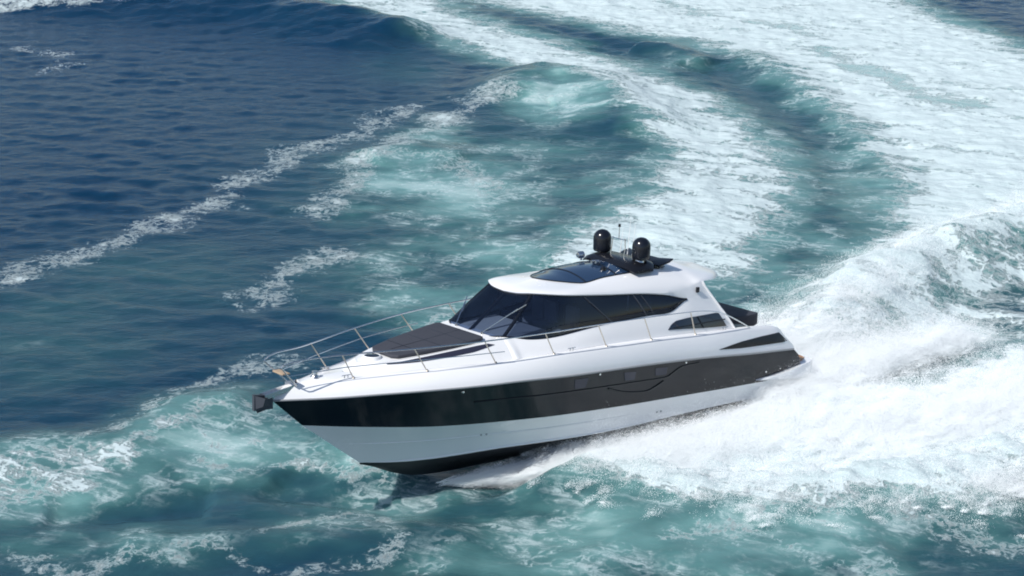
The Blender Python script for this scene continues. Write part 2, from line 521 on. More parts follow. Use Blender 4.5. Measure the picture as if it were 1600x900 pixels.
# windows: one wrapped band of tinted glass from the windscreen to the pointed aft tip
gw = Geo()
rows = []
for f in (0, .17, .34, .5, .67, .84, 1):
    M = WB * (1 - f) + WT * f
    M = M[:i9 + 1].copy(); M[:, 1] += .03 * math.sin(math.pi * f) * np.minimum(1, M[:, 1]); rows.append(M)
rows = np.array(rows); ic = int(2.5 * n_)
ws = Geo(); ws.sym(rows[:, :ic + 1]); wscr = ws.build('windscreen', WGLASS, yacht)
for sgn in (1, -1):
    g = Geo(); r = rows[:, ic:]
    g.grid(r if sgn > 0 else mirror(r)); g.build('side_window', GLASS, yacht)
tr_ = Geo()
for sgn in (1, -1):
    S = np.array([1, sgn, 1])
    for P, rad in ((WB[:i9 + 1], .022), (WT[:i9 + 1], .020)):
        tr_.tube([tuple((p + np.array([0, .004, 0])) * S) for p in P], rad, 6)
tr_.build('window_seal', PLASTIC, yacht)
MULL = mat('window_mullion', (.045, .05, .065), .3)
for sgn in (1, -1):
    for idx, idt, w, o_, m_ in ((2.45, 2.35, .05, -.05, PLASTIC), (6.35, 5.25, .020, .006, MULL), (7.0, 6.75, .022, .006, MULL), (7.25, 7.1, .016, .006, MULL)):
        a, b = WB[int(idx * n_)], WT[int(idt * n_)]
        g = Geo(); g.tube([tuple((a * (1 - f) + b * f + np.array([0, .03 * math.sin(math.pi * f) + o_, 0])) * np.array([1, sgn, 1])) for f in np.linspace(0, 1, 7)], w, 8)
        g.build('window_pillar', m_, yacht)
g = Geo(); g.tube([tuple(WB[0] * (1 - f) + WT[0] * f - np.array([.05, 0, .02])) for f in np.linspace(0, 1, 7)], .05, 8); g.build('window_pillar', PLASTIC, yacht)
# aft side windows with their bars
sidebvh = house.bvh()
for sgn in (1, -1):
    r = strip_on(sidebvh, [(4.79, 2.60), (4.62, 2.73), (4.4, 2.80), (3.9, 2.83), (2.62, 2.82)], [(4.79, 2.59), (4.2, 2.55), (3.4, 2.47), (2.36, 2.40)], n=26, off=.012)
    q = Geo(); q.grid(r if sgn > 0 else mirror(r)); q.grid(rim(r) if sgn > 0 else mirror(rim(r)))
    w = q.build('quarter_window', DGLASS, yacht)
    for xs, zs in (((4.6, 2.4), (2.62, 2.60)), ((3.55, 3.35), (2.82, 2.47))):
        pts = [on_side(sidebvh, xs[0] * (1 - f) + xs[1] * f, zs[0] * (1 - f) + zs[1] * f, .02) for f in np.linspace(0, 1, 6)]
        b = Geo(); b.tube([tuple(p * np.array([1, sgn, 1])) for p in pts], .018, 6); b.build('bar', PLASTIC, w)
# steel trim down the aft edge of the deckhouse
for sgn in (1, -1):
    g = Geo(); g.tube([tuple((p + np.array([-.01, .02, 0])) * np.array([1, sgn, 1])) for p in aftcol], .03, 8)
    g.build('aft_pillar_trim', GEL, yacht)
    p = on_side(sidebvh, 3.35, 3.55, .02)
    g = Geo(); g.box(p + np.array([0, .03, 0]), (.10, .07, .16)); g.v = [(a, b * sgn, c) for a, b, c in g.v]; g.build('navigation_light', PLASTIC, yacht, bevel=.015)
g = Geo(); g.box((3.1, 0, 2.45), (.05, 3.0, 2.3)); g.build('saloon_door', DGLASS, yacht)

# interior seen through the glass
g = Geo(); g.box((6.6, 0, 2.25), (7.2, 3.0, .06)); g.build('cabin_floor', FLOORM, yacht)
g = Geo()
g.prism([(10.4, -.95), (10.4, .95), (9.55, 1.2), (8.75, 1.15), (8.75, -1.15), (9.55, -1.2)][::-1], 2.3, lambda x, y: 2.86 + .10 * (10.4 - x) / 1.6)
dash = g.build('dashboard', CREAM, yacht, bevel=.05)
g = Geo(); g.box((8.66, -.55, 2.98), (.10, .9, .30)); g.build('instrument_panel', PLASTIC, dash, bevel=.03)
g = Geo()
ring = [(8.45 + .10 * math.cos(a), -.55 + .19 * math.sin(a), 2.98 + .17 * math.cos(a)) for a in np.linspace(0, 2 * math.pi, 25)]
g.tube(ring, .018, 6); g.tube([(8.65, -.55, 2.98), (8.45, -.55, 2.98)], .03, 6); g.build('steering_wheel', PLASTIC, yacht)
for y in (-.75, -.2, .7):
    g = Geo(); g.box((7.75, y, 2.75), (.5, .48, .14)); g.box((7.45, y, 3.08), (.14, .48, .62)); g.box((7.7, y, 2.5), (.12, .12, .45)); g.build('helm_seat', CREAM, yacht, bevel=.05)
g = Geo(); g.box((5.4, 1.05, 2.55), (2.4, .6, .45)); g.box((5.4, 1.3, 2.85), (2.4, .16, .42)); g.build('saloon_sofa', CREAM, yacht, bevel=.06)
g = Geo(); g.box((5.2, -1.05, 2.65), (2.6, .6, .75)); g.build('galley_cabinet', WOOD, yacht, bevel=.03)

# ---- trunk, sunpad, hatch
Tp = [(14.42, 0, 2.60), (14.2, .36, 2.62), (13.7, .64, 2.67), (13.0, .84, 2.74), (12, 1.02, 2.83), (11.2, 1.13, 2.91), (10.45, 1.14, 3.0)]
TD = [(14.85, 0, 2.42), (14.5, .52, 2.43), (13.9, .86, 2.44), (13.1, 1.11, 2.46), (12, 1.41, 2.48), (11.2, 1.58, 2.48), (10.4, 1.69, 2.49)]
TPc, TDc = crom(Tp, 8), crom(TD, 8); TPc[0, 1] = TDc[0, 1] = 0
trunk = Geo()
TI = TPc.copy(); TI[:, 1] = np.maximum(0, TI[:, 1] - .07); TI[:, 2] -= .015; TI[0, 0] -= .06
trunk.sym([TDc, *bulge(TDc, TPc, (.3, .6, .85), .03), TPc, TI])
rows = []
for k in range(9):
    f = k / 8; Q = TI.copy(); Q[:, 1] *= (1 - f); Q[:, 2] += .03 * (1 - (1 - f)**2) * np.minimum(1, TI[:, 1]); rows.append(Q)
trunk.sym(rows)
# coaming just ahead of the windscreen base
cm = [np.array([TI[-1], [10.78, .6, 2.93], [10.9, 0, 2.93]]), np.array([WB[2 * n_], WB[n_], WB[0]])]
trunk.sym(cm)
trunk_o = trunk.build('coachroof', GEL, yacht)
tb = trunk.bvh()
for sgn in (1, -1):
    r = strip_on(tb, [(13.9, 2.615), (13.1, 2.70), (12.2, 2.785), (11.3, 2.865), (10.95, 2.885)], [(13.9, 2.605), (13.1, 2.63), (12.3, 2.675), (11.5, 2.74), (10.78, 2.85)], n=26, m=3, off=.012)
    q = Geo(); q.grid(r if sgn > 0 else mirror(r)); q.grid(rim(r) if sgn > 0 else mirror(rim(r)))
    q.build('coachroof_window', RECESS, yacht)
# sunpad
pad = Geo()
ox = np.array([13.62, 13.5, 12.8, 12.0, 11.4, 10.98, 10.92]); oy = np.array([.40, .58, .78, .92, 1.0, 1.02, .92])
fz = lambda x, y: float(np.interp(x, [10.45, 11.2, 12, 13, 13.7, 14.42], [3.0, 2.91, 2.83, 2.74, 2.67, 2.60])) + .015
ol = [(x, -y) for x, y in zip(ox, oy)] + [(x, y) for x, y in zip(ox[::-1], oy[::-1])]
pad.prism(ol[::-1], fz, lambda x, y: fz(x, y) + .085)
pad_o = pad.build('sunpad', FABRIC, yacht, bevel=.03)
seam = Geo()
for x in (11.5, 12.2, 12.9):
    w = float(np.interp(x, ox[::-1], oy[::-1])) - .03
    seam.tube([(x, y, fz(x, y) + .084) for y in np.linspace(-w, w, 9)], .008, 5)
seam.tube([(x, 0, fz(x, 0) + .084) for x in np.linspace(10.95, 13.3, 9)], .008, 5)
seam.build('seam', PLASTIC, pad_o)
ht = Geo(); c0 = (13.93, 0.0, fz(13.93, 0) + .01)
ht.lathe([(.0001, .07), (.17, .068), (.20, .05)], c0, 28, 1); ht.lathe([(.20, .05), (.225, .06), (.25, .04), (.26, 0), (.26, -.05)], c0, 28, 0)
ht.build('deck_hatch', [GEL, DGLASS], yacht)

# ---- satellite domes, roof arch, aerials
arch = Geo()
prof = [(5.62, 0), (5.5, .10), (5.2, .15), (4.75, .15), (4.5, .06), (4.5, -.06), (5.58, -.06)]
ys = np.linspace(-1.12, 1.12, 15)
sec = []
for y in ys:
    e = max(0, (abs(y) - .75) / .37); zb_ = 4.33 - .10 * e**2 - .03 * (y / 1.1)**2
    sec.append([(5.2 + (x - 5.2) * (1 - .35 * e**2), y, zb_ + z * (1 - .6 * e**2)) for x, z in prof + prof[:1]])
arch.grid(sec)
for k in (0, -1):
    o = len(arch.v); arch.v += [tuple(p) for p in sec[k][:-1]]; arch.f.append(tuple(range(o, o + 7))); arch.mi.append(0)
arch_o = arch.build('radar_arch', DARKGEL, yacht, smooth=40)
for y in (-.76, .76):
    g = Geo(); g.lathe([(.0001, .655), (.07, .647), (.14, .62), (.20, .57), (.243, .51), (.264, .43), (.268, .35), (.266, .14), (.262, .06), (.24, .015), (.0001, .01)], (4.98 - .08 * y, y, 4.475), 40)
    d = g.build('satellite_dome', PLASTIC, yacht, smooth=60)
    g = Geo(); g.lathe([(.0001, .02), (.13, .02), (.15, -.06), (.17, -.1)], (4.98, y, 4.47), 20); g.build('dome_base', STEEL, d)
g = Geo()
g.prism([(4.35, -.90), (4.35, .95), (3.95, .98), (3.75, .92), (3.9, .5), (3.9, -.5), (3.75, -.92), (3.95, -.96)], lambda x, y: 4.22 + .24 * (4.35 - x), lambda x, y: 4.27 + .24 * (4.35 - x)); g.build('roof_spoiler', DARKGEL, yacht, bevel=.01)
g = Geo()
g.prism([(4.6, -.87), (4.6, .9), (4.0, .84), (3.9, .6), (3.9, -.6), (4.0, -.8)], lambda x, y: 4.17, lambda x, y: 4.20); g.build('sliding_panel', DARKGEL, yacht, bevel=.008)
g = Geo()
for y in (-.28, .28):
    g.tube([(5.15, y, 4.42), (5.1, y, 4.75), (5.1, y * .9, 5.02)], .014, 8)
g.tube([(5.1, -.3, 4.98), (5.1, .3, 4.98)], .014, 8); g.tube([(5.1, 0, 4.98), (5.1, 0, 5.35)], .012, 8)
mast = g.build('light_mast', STEEL, yacht)
g = Geo(); g.lathe([(.0001, .09), (.035, .08), (.04, 0), (.0001, -.01)], (5.1, 0, 5.33), 14); g.build('masthead_light', PLASTIC, mast)
for y, x, h in ((-.12, 4.62, 1.15), (.16, 4.7, 1.0), (-.5, 4.55, .75)):
    g = Geo(); g.tube([(x, y, 4.40), (x - .03, y, 4.40 + h * .4), (x - .09, y, 4.40 + h)], [.014, .009, .004], 6); g.build('whip_aerial', GEL, yacht)
g = Geo(); g.lathe([(.0001, .0), (.07, .01), (.10, .06), (.105, .2), (.08, .22)], (0, 0, 0), 18)
g.v = [(5.95 - c + .1, -.72 + a, 4.46 + b) for a, b, c in g.v]; g.tube([(5.9, -.72, 4.3), (5.9, -.72, 4.42)], .03, 8); g.build('searchlight', STEEL, yacht)
g = Geo(); g.lathe([(.0001, .13), (.05, .12), (.085, .08), (.09, 0)], (6.2, .55, 4.255), 20); g.build('roof_camera', PLASTIC, yacht)
g = Geo(); g.tube([(5.95, .1, 4.44), (6.25, .1, 4.44)], [.02, .05], 10); g.tube([(5.95, .22, 4.44), (6.2, .22, 4.44)], [.02, .045], 10); g.build('horn', STEEL, yacht)

# ---- wipers
for sgn, a, b in ((1, (10.62, .55, 2.99), (9.75, 1.02, 3.62)), (-1, (10.62, .55, 2.99), (9.95, .98, 3.45))):
    n = Vector((.62, .25, .74))
    A_, B_ = Vector(a) + n * .05, Vector(b) + n * .07
    g = Geo(); g.tube([tuple(A_), tuple(B_)], .013, 6)
    dd = (B_ - A_).normalized(); c = B_ - n * .02
    g.tube([tuple(c - dd * .38 - Vector((0, .03, 0))), tuple(c + dd * .25 + Vector((0, .03, 0)))], .014, 6)
    g.lathe([(.0001, .05), (.035, .04), (.04, -.04)], tuple(A_ - n * .02), 12)
    g.v = [(x, y * sgn, z) for x, y, z in g.v]
    g.build('wiper', STEEL, yacht)

# ---- rails
RT = crom([(17.0, 0.42, 2.98), (16.62, .50, 3.06), (15.9, .58, 3.08), (15.17, .78, 3.10), (13.26, 1.42, 3.14), (11.38, 1.88, 3.18), (9.57, 2.11, 3.20), (7.8, 2.2, 3.21), (6.07, 2.22, 3.18), (4.24, 2.22, 3.12), (3.33, 2.2, 3.02), (2.76, 2.18, 2.86), (2.1, 2.15, 2.56), (1.6, 2.13, 2.30)], 8)
stan = [(14.95, 15.4), (13.05, 13.55), (11.1, 11.6), (9.25, 9.7), (7.4, 7.85), (5.68, 6.1), (3.9, 4.25)]
fE = pchip(Ee[:, 0], Ee[:, 1]); fEz = pchip(Ee[:, 0], Ee[:, 2])
ox_ = RT[::-1, 0]; fRy = lambda x: float(np.interp(x, ox_, RT[::-1, 1])); fRz = lambda x: float(np.interp(x, ox_, RT[::-1, 2]))
for sgn in (1, -1):
    S = np.array([1, sgn, 1])
    g = Geo(); g.tube([tuple(p * S) for p in RT], .019, 10); g.build('top_rail', STEEL, yacht)
    # pulpit end: the rail turns down to the stemhead
    g = Geo(); g.tube([tuple(np.array(p) * S) for p in [(17.0, .42, 2.98), (17.05, .38, 2.93), (16.75, .26, 2.62), (16.42, .16, 2.30)]], .019, 10); g.build('pulpit_leg', STEEL, yacht)
    g = Geo(); g.tube([tuple(np.array(p) * S) for p in [(16.75, .26, 2.62), (15.3, .70, 2.75), (14.2, 1.07, 2.79), (13.3, 1.37, 2.81), (12.0, 1.70, 2.82), (10.95, 1.90, 2.82)]], .012, 8); g.build('mid_rail', STEEL, yacht)
    for xb, xt in stan:
        b = (xb, float(fE(xb)) - .10, float(fEz(xb)) + .03); t = (xt, fRy(xt), fRz(xt))
        g = Geo(); g.tube([np.array(b) * S, np.array(t) * S], .0165, 8); g.lathe([(.016, .05), (.04, .02), (.05, -.02)], tuple(np.array(b) * S), 12)
        g.build('stanchion', BRONZE, yacht)
g = Geo(); g.prism([(16.90, -.23), (16.90, .23), (16.68, .25), (16.68, -.25)][::-1], 2.66, 2.70); g.build('pulpit_step', TEAKO, yacht, bevel=.01)
# bow roller and anchor
g = Geo(); g.box((16.75, 0, 2.20), (1.1, .22, .05), M=Matrix.Rotation(R(9), 3, 'Y')); g.box((16.85, .11, 2.20), (1.0, .02, .12), M=Matrix.Rotation(R(9), 3, 'Y')); g.box((16.85, -.11, 2.20), (1.0, .02, .12), M=Matrix.Rotation(R(9), 3, 'Y')); roller = g.build('bow_roller', STEEL, yacht)
g = Geo()
g.tube([(17.05, 0, 2.14), (17.35, 0, 2.02), (17.52, 0, 1.80), (17.5, 0, 1.74), (17.12, 0, 1.82)], .028, 8)
g.prism([(17.62, -.05), (17.62, .05), (17.06, .05), (17.06, -.05)][::-1], lambda x, y: 1.80 - .05 * (17.62 - x), lambda x, y: 2.22 - .18 * (17.62 - x))
for s in (1, -1):
    g.grid([[(17.60, s * .05, 2.20), (17.42, s * .24, 2.14), (17.14, s * .05, 2.08)], [(17.58, s * .05, 1.84), (17.46, s * .20, 1.92), (17.16, s * .05, 1.86)]])
g.build('anchor', mat('galvanised_steel', (.07, .08, .10), .5, metal=.3), yacht)
# windlass and cleats
g = Geo(); g.lathe([(.0001, .17), (.08, .16), (.09, .1), (.06, .08), (.11, .03), (.12, 0)], (15.75, 0, 2.40), 18); g.build('windlass', STEEL, yacht)
for x in (15.1, 8.6, 2.6):
    for sgn in (1, -1):
        y = (float(fE(x)) - .16) * sgn; z = float(fEz(x)) + .04
        g = Geo(); g.tube([(x - .14, y, z + .07), (x + .14, y, z + .07)], [.012, .012], 8); g.tube([(x - .06, y, z - .03), (x - .05, y, z + .07)], .016, 8); g.tube([(x + .06, y, z - .03), (x + .05, y, z + .07)], .016, 8)
        g.build('cleat', STEEL, yacht)

# ---- cockpit furniture
g = Geo(); g.prism([(2.0, -1.15), (2.0, 1.12), (.3, 1.12), (-.02, .98), (-.02, -.98), (.3, -1.15)][::-1], lambda x, y: 1.95 - .0 * x, lambda x, y: 2.33 + .035 * x)
g.build('aft_sunpad', FABRIC, yacht, bevel=.05)
g = Geo(); g.box((1.0, 0, 1.62), (1.7, 1.9, .66)); g.build('sunpad_base', DARKGEL, yacht, bevel=.04)
for sgn in (1,):
    g = Geo(); g.box((1.7, 1.45, 1.8), (.7, .6, .9)); g.build('cockpit_cabinet', DARKGEL, yacht, bevel=.03)

# ================================================================== the sea
def _hash(ix, iy, seed):
    h = (ix.astype(np.int64) * 374761393 + iy.astype(np.int64) * 668265263 + seed * 974634777) & 0xFFFFFFFF
    h = ((h ^ (h >> 13)) * 1274126177) & 0xFFFFFFFF
    return (h ^ (h >> 16)) & 0xFFFF


def gnoise(x, y, seed=0):
    ix, iy = np.floor(x), np.floor(y); fx, fy = x - ix, y - iy
    u, v = fx**3 * (fx * (fx * 6 - 15) + 10), fy**3 * (fy * (fy * 6 - 15) + 10)

    def g(a, b):
        t = _hash(ix + a, iy + b, seed) * (2 * math.pi / 65536)
        return np.cos(t) * (fx - a) + np.sin(t) * (fy - b)
    n0 = g(0, 0) * (1 - u) + g(1, 0) * u; n1 = g(0, 1) * (1 - u) + g(1, 1) * u
    return (n0 * (1 - v) + n1 * v) * 1.5


def fbm(x, y, seed=0, octs=4, gain=.5):
    s = 0; a = 1; f = 1; tot = 0
    for o in range(octs):
        s = s + a * gnoise(x * f + 17.3 * o, y * f - 9.1 * o, seed + o); tot += a; a *= gain; f *= 2.03
    return s / tot


def sstep(a, b, x):
    t = np.clip((x - a) / (b - a), 0, 1); return t * t * (3 - 2 * t)


def seg_dist(x, y, pts, closed=False):
    """distance to a polyline, position along it (0..1), side (+ left)."""
    P = np.asarray(pts, float)
    if closed: P = np.vstack([P, P[:1]])
    L = np.hypot(*np.diff(P, axis=0).T); cum = np.r_[0, np.cumsum(L)] / L.sum()
    best = np.full(x.shape, 1e9); pos = np.zeros(x.shape); side = np.zeros(x.shape)
    for i in range(len(P) - 1):
        d = P[i + 1] - P[i]; t = np.clip(((x - P[i, 0]) * d[0] + (y - P[i, 1]) * d[1]) / (d @ d), 0, 1)
        dx, dy = x - P[i, 0] - t * d[0], y - P[i, 1] - t * d[1]; q = np.hypot(dx, dy)
        m = q < best; best = np.where(m, q, best); pos = np.where(m, cum[i] + t * (cum[i + 1] - cum[i]), pos)
        side = np.where(m, np.sign(d[0] * dy - d[1] * dx), side)
    return best, pos, side


def poly_sd(x, y, pts):
    P = np.asarray(pts, float); ins = np.zeros(x.shape, bool); j = len(P) - 1
    for i in range(len(P)):
        xi, yi, xj, yj = *P[i], *P[j]
        if yi != yj:
            ins ^= ((yi > y) != (yj > y)) & (x < (xj - xi) * (y - yi) / (yj - yi) + xi)
        j = i
    d, _, _ = seg_dist(x, y, pts, True)
    return np.where(ins, d, -d)


WATER_POLY = {'OUT': [(-6.9, 129.2), (-4.2, 125.0), (-1.6, 121.9), (3.9, 116.0), (9.0, 110.8), (12.6, 106.4), (14.3, 101.7), (15.1, 96.3), (15.6, 91.4), (16.2, 86.6), (16.4, 81.2), (16.0, 77.6), (14.8, 73.8), (13.4, 70.0), (11.7, 66.5), (10.4, 63.2), (9.6, 60.6), (9.1, 58.6), (9.5, 57.9), (11.3, 58.6), (13.3, 60.3), (15.0, 62.6), (16.0, 65.0), (17.2, 66.3), (18.8, 67.2), (23.3, 69.6), (31.3, 97.0), (29.2, 108.2), (27.2, 115.8), (25.2, 123.5), (23.7, 129.2)], 'IN': [(-14.2, 129.2), (-11.5, 123.1), (-7.8, 115.4), (-4.5, 110.1), (-1.4, 104.7), (1.0, 102.0), (3.4, 98.8), (5.1, 93.0), (6.2, 88.8), (6.7, 84.5), (5.7, 79.1), (4.2, 74.7), (2.0, 70.4), (0.0, 66.5), (-1.8, 63.6), (-2.6, 61.3), (0.0, 60.3), (4.5, 63.6), (8.3, 65.7), (9.8, 69.2), (11.2, 73.8), (12.2, 78.6), (12.7, 84.0), (11.7, 88.8), (10.4, 95.5), (6.9, 102.5), (3.7, 108.6), (0.0, 113.4), (-3.2, 119.0), (-6.0, 129.2)], 'SPRAY': [(-0.7, 49.8), (0.0, 49.5), (0.7, 48.6), (2.1, 47.7), (3.4, 46.8), (4.4, 46.3), (5.4, 45.9), (7.0, 45.5), (9.0, 46.3), (10.5, 46.4), (11.8, 45.8), (13.9, 47.6), (17.1, 49.7), (20.2, 59.1), (17.1, 60.3), (13.5, 55.6), (10.0, 55.6), (9.4, 57.0), (8.0, 55.6), (6.2, 53.5), (3.8, 52.1), (1.5, 50.6)], 'CREST': [(-15.6, 50.0), (-14.5, 50.1), (-13.4, 50.1), (-12.1, 49.9), (-11.0, 50.6), (-10.4, 52.0), (-9.8, 53.5), (-8.5, 54.1), (-7.3, 53.7), (-7.6, 52.8), (-8.8, 52.2), (-9.9, 50.6), (-10.8, 48.9), (-11.6, 47.6), (-12.3, 46.8), (-13.6, 46.4), (-14.5, 46.0)]}
WATER_LINES = {'L1': ([(-4.8, 93.4), (-6.5, 90.1), (-6.5, 88.1), (-8.3, 86.6), (-10.1, 84.0), (-10.4, 81.5), (-12.1, 78.6), (-11.9, 76.4), (-13.5, 73.4), (-14.9, 71.0), (-16.6, 68.8), (-18.3, 66.8), (-19.5, 64.3)], 0.9, 0.62), 'L2': ([(-0.3, 97.0), (-3.1, 90.7), (-5.3, 85.7), (-6.7, 81.5), (-7.1, 77.6), (-7.5, 74.3)], 0.9, 0.72), 'L3': ([(-6.8, 69.2), (-8.2, 66.5), (-9.2, 64.1)], 1.0, 0.6), 'L4': ([(-7.4, 57.9), (-8.5, 56.5), (-9.9, 55.4), (-11.0, 53.5), (-11.6, 52.0), (-12.5, 50.6)], 0.55, 0.62), 'L5': ([(-7.3, 53.5), (-6.1, 52.5), (-4.8, 51.1), (-3.6, 49.1)], 0.7, 0.6), 'L6': ([(-7.2, 81.5), (-5.2, 83.3), (-2.8, 82.3), (-0.5, 77.6)], 0.9, 0.62), 'L7': ([(-12.9, 43.8), (-11.9, 43.4), (-10.7, 43.0), (-8.7, 43.4), (-7.6, 44.1), (-6.1, 43.0)], 0.5, 0.58), 'L8': ([(-9.0, 49.7), (-7.5, 49.1), (-6.1, 49.6), (-4.6, 49.1), (-4.2, 48.6)], 0.3, 0.6), 'L9': ([(-6.6, 45.2), (-5.3, 45.5), (-4.4, 46.4), (-3.3, 45.6)], 0.3, 0.58), 'L10': ([(-5.0, 42.5), (-3.8, 43.0), (-2.9, 44.5)], 0.5, 0.62), 'L11': ([(5.1, 44.5), (6.5, 44.1), (7.9, 42.7), (9.3, 43.4)], 0.5, 0.6), 'L12': ([(10.4, 45.6), (11.1, 44.5), (12.3, 43.8), (13.8, 44.5)], 0.6, 0.6), 'L13': ([(-27.6, 107.7), (-25.4, 105.9), (-24.1, 103.3), (-25.1, 100.1)], 0.5, 0.5), 'L15': ([(15.9, 65.7), (17.3, 66.8), (18.7, 66.5), (20.0, 67.2)], 1.6, 0.85), 'L16': ([(13.9, 61.6), (16.4, 63.6), (17.8, 63.2)], 1.5, 0.85), 'L17': ([(10.1, 57.9), (12.2, 59.1), (14.7, 60.9), (17.4, 61.6)], 2.0, 0.8), 'L14': ([(-32.5, 118.1), (-29.6, 119.4), (-25.7, 119.9), (-22.0, 121.7), (-19.5, 124.0)], 1.3, 0.85), 'RIDGE': ([(9.2, 58.6), (10.7, 61.6), (12.5, 64.6), (15.4, 67.8), (19.9, 71.4), (24.6, 74.7)], 1.2, 1.0), 'D1': ([(9.8, 121.9), (11.9, 118.6), (15.5, 115.4), (18.2, 110.5)], 0.8, -0.35), 'D2': ([(17.1, 107.7), (18.5, 103.3), (20.1, 98.5), (21.1, 95.5), (23.2, 93.4)], 1.2, -0.45), 'D3': ([(11.7, 90.1), (13.7, 86.9)], 1.0, -0.0)}
WATER_AIR = [(2.6, 94.1, 3.5, 6.0, 1.0), (-4.5, 80.7, 3.1, 5.0, 0.95), (-1.6, 77.6, 4.0, 6.4, 0.8), (3.5, 78.6, 3.0, 5.4, 0.6), (0.0, 68.8, 3.6, 4.6, 0.7), (-4.2, 67.2, 2.8, 4.9, 0.55), (-7.0, 66.5, 2.3, 4.8, 0.3), (-3.4, 63.6, 2.5, 2.9, 0.8), (-12.9, 65.7, 5.3, 4.7, 0.32), (-15.0, 60.3, 4.7, 6.9, 0.3), (-9.1, 82.8, 2.9, 5.9, 0.18), (-5.5, 101.7, 2.8, 5.1, 0.22), (-3.3, 86.9, 2.1, 3.8, 0.8), (-6.2, 74.7, 1.8, 3.9, 0.55), (-8.2, 50.6, 3.7, 2.9, 0.95), (-11.4, 48.0, 1.9, 1.5, 0.85), (-4.4, 50.6, 2.4, 2.4, 0.85), (-3.1, 46.8, 3.4, 2.5, 0.62), (1.7, 45.2, 4.3, 2.8, 0.75), (7.4, 44.5, 4.4, 3.1, 0.95), (-12.1, 44.5, 2.6, 1.9, 0.55), (-8.9, 44.1, 3.3, 2.3, 0.55), (-0.6, 43.0, 4.1, 1.4, 0.62), (12.0, 44.1, 2.3, 2.3, 0.5), (-5.3, 45.2, 2.5, 2.0, 0.5), (3.7, 46.4, 2.7, 1.6, 0.7), (11.0, 46.4, 2.4, 1.2, 0.7), (-1.7, 47.4, 2.6, 1.7, 0.62), (12.7, 68.8, 2.9, 5.1, 0.75), (10.3, 63.6, 2.0, 4.4, 0.8), (9.3, 66.5, 1.6, 3.9, 0.65), (12.2, 100.1, 4.4, 5.8, 0.32), (8.8, 104.2, 3.2, 4.4, 0.5), (14.8, 86.3, 1.8, 6.4, 0.5), (7.4, 110.5, 3.7, 3.9, 0.2), (11.8, 59.1, 2.5, 3.2, 0.9), (15.0, 60.3, 2.6, 4.0, 0.9), (17.5, 65.7, 1.8, 3.0, 0.15), (7.0, 103.3, 2.1, 3.5, 0.6), (8.8, 62.2, 1.8, 2.0, 0.8), (16.6, 77.6, 4.0, 13.8, 0.85), (17.0, 100.1, 6.8, 10.4, 0.6), (-4.7, 54.6, 2.3, 3.3, 0.32), (-0.5, 77.6, 7.5, 12.5, 0.62), (3.2, 43.9, 6.8, 2.6, 0.68), (9.1, 74.7, 3.1, 8.1, 0.5), (-7.8, 57.9, 2.1, 2.4, 0.18)]
WATER_RIDGES = [([(-35.8, 124.2), (-33.0, 123.1), (-27.8, 121.9), (-22.3, 121.2), (-15.9, 118.6), (-9.2, 113.4), (-4.4, 108.6)], 2.6, 1.2), ([(-1.3, 94.8), (1.3, 99.4), (4.0, 98.8), (5.8, 92.7), (6.5, 86.3)], 2.1, 0.75), ([(3.8, 111.4), (7.2, 106.8), (10.7, 105.0), (13.0, 98.5), (14.5, 92.7), (15.3, 84.0), (15.2, 78.6)], 1.8, -0.5), ([(6.6, 108.6), (8.7, 107.7), (10.9, 104.2)], 1.2, 0.6), ([(-15.7, 50.4), (-13.5, 50.3), (-11.0, 50.9), (-9.8, 53.5), (-7.4, 54.0)], 1.1, 0.36), ([(-12.6, 46.4), (-11.0, 46.4), (-9.2, 46.8), (-8.0, 46.8)], 0.8, -0.35), ([(-6.7, 48.6), (-4.9, 47.6), (-3.4, 47.2), (-1.7, 47.4)], 0.9, -0.3), ([(-5.9, 51.1), (-4.4, 50.6), (-2.8, 48.9), (0.0, 48.0)], 0.8, 0.25), ([(-10.5, 43.8), (-7.4, 44.5), (-4.0, 44.8), (-0.7, 44.5)], 0.9, 0.22), ([(9.3, 58.8), (10.7, 61.6), (12.6, 65.0), (15.5, 68.0), (20.0, 71.6), (24.6, 74.7)], 1.5, 1.1), ([(-0.4, 49.8), (0.9, 48.8), (3.5, 47.3), (5.5, 46.6), (7.1, 46.5), (9.1, 47.2), (11.3, 47.5), (14.3, 49.1), (17.4, 50.6)], 1.3, 0.55), ([(15.7, 63.6), (17.3, 64.6), (19.4, 65.7)], 1.3, -0.25), ([(16.0, 67.2), (17.8, 68.8), (19.9, 69.6)], 1.0, 0.5), ([(9.6, 57.0), (11.5, 58.8), (13.9, 60.3), (17.6, 62.2)], 1.6, -0.35), ([(1.2, 66.5), (5.2, 74.7), (7.1, 82.8)], 3.0, 0.3), ([(12.7, 107.7), (15.2, 97.0), (16.2, 86.9), (16.3, 78.6)], 1.2, 0.4), ([(-6.8, 82.8), (-4.6, 84.5), (-1.7, 82.8)], 1.4, 0.35), ([(0.8, 42.7), (3.3, 44.5), (6.4, 43.4), (9.8, 44.5)], 1.0, 0.2)]

# tensor grid: fine where the wake is, growing outwards to the horizon
def grow(a, step, n, r): return a + np.cumsum(step * r ** np.arange(1, n + 1))
xs = np.arange(-40, 44, .125)
xs = np.r_[-grow(40, .14, 42, 1.16)[::-1], xs, grow(44, .14, 42, 1.16)]
ys = [36.]
while ys[-1] < 140: ys.append(ys[-1] + max(.085, .0021 * ys[-1]))
ys = np.r_[-grow(-36, .12, 34, 1.16)[::-1], ys, grow(ys[-1], .32, 40, 1.16)]
GX, GY = np.meshgrid(xs, ys)
gx, gy = GX.ravel(), GY.ravel()
core = ((gx > -48) & (gx < 52) & (gy > 32) & (gy < 150))
cx, cy = gx[core], gy[core]

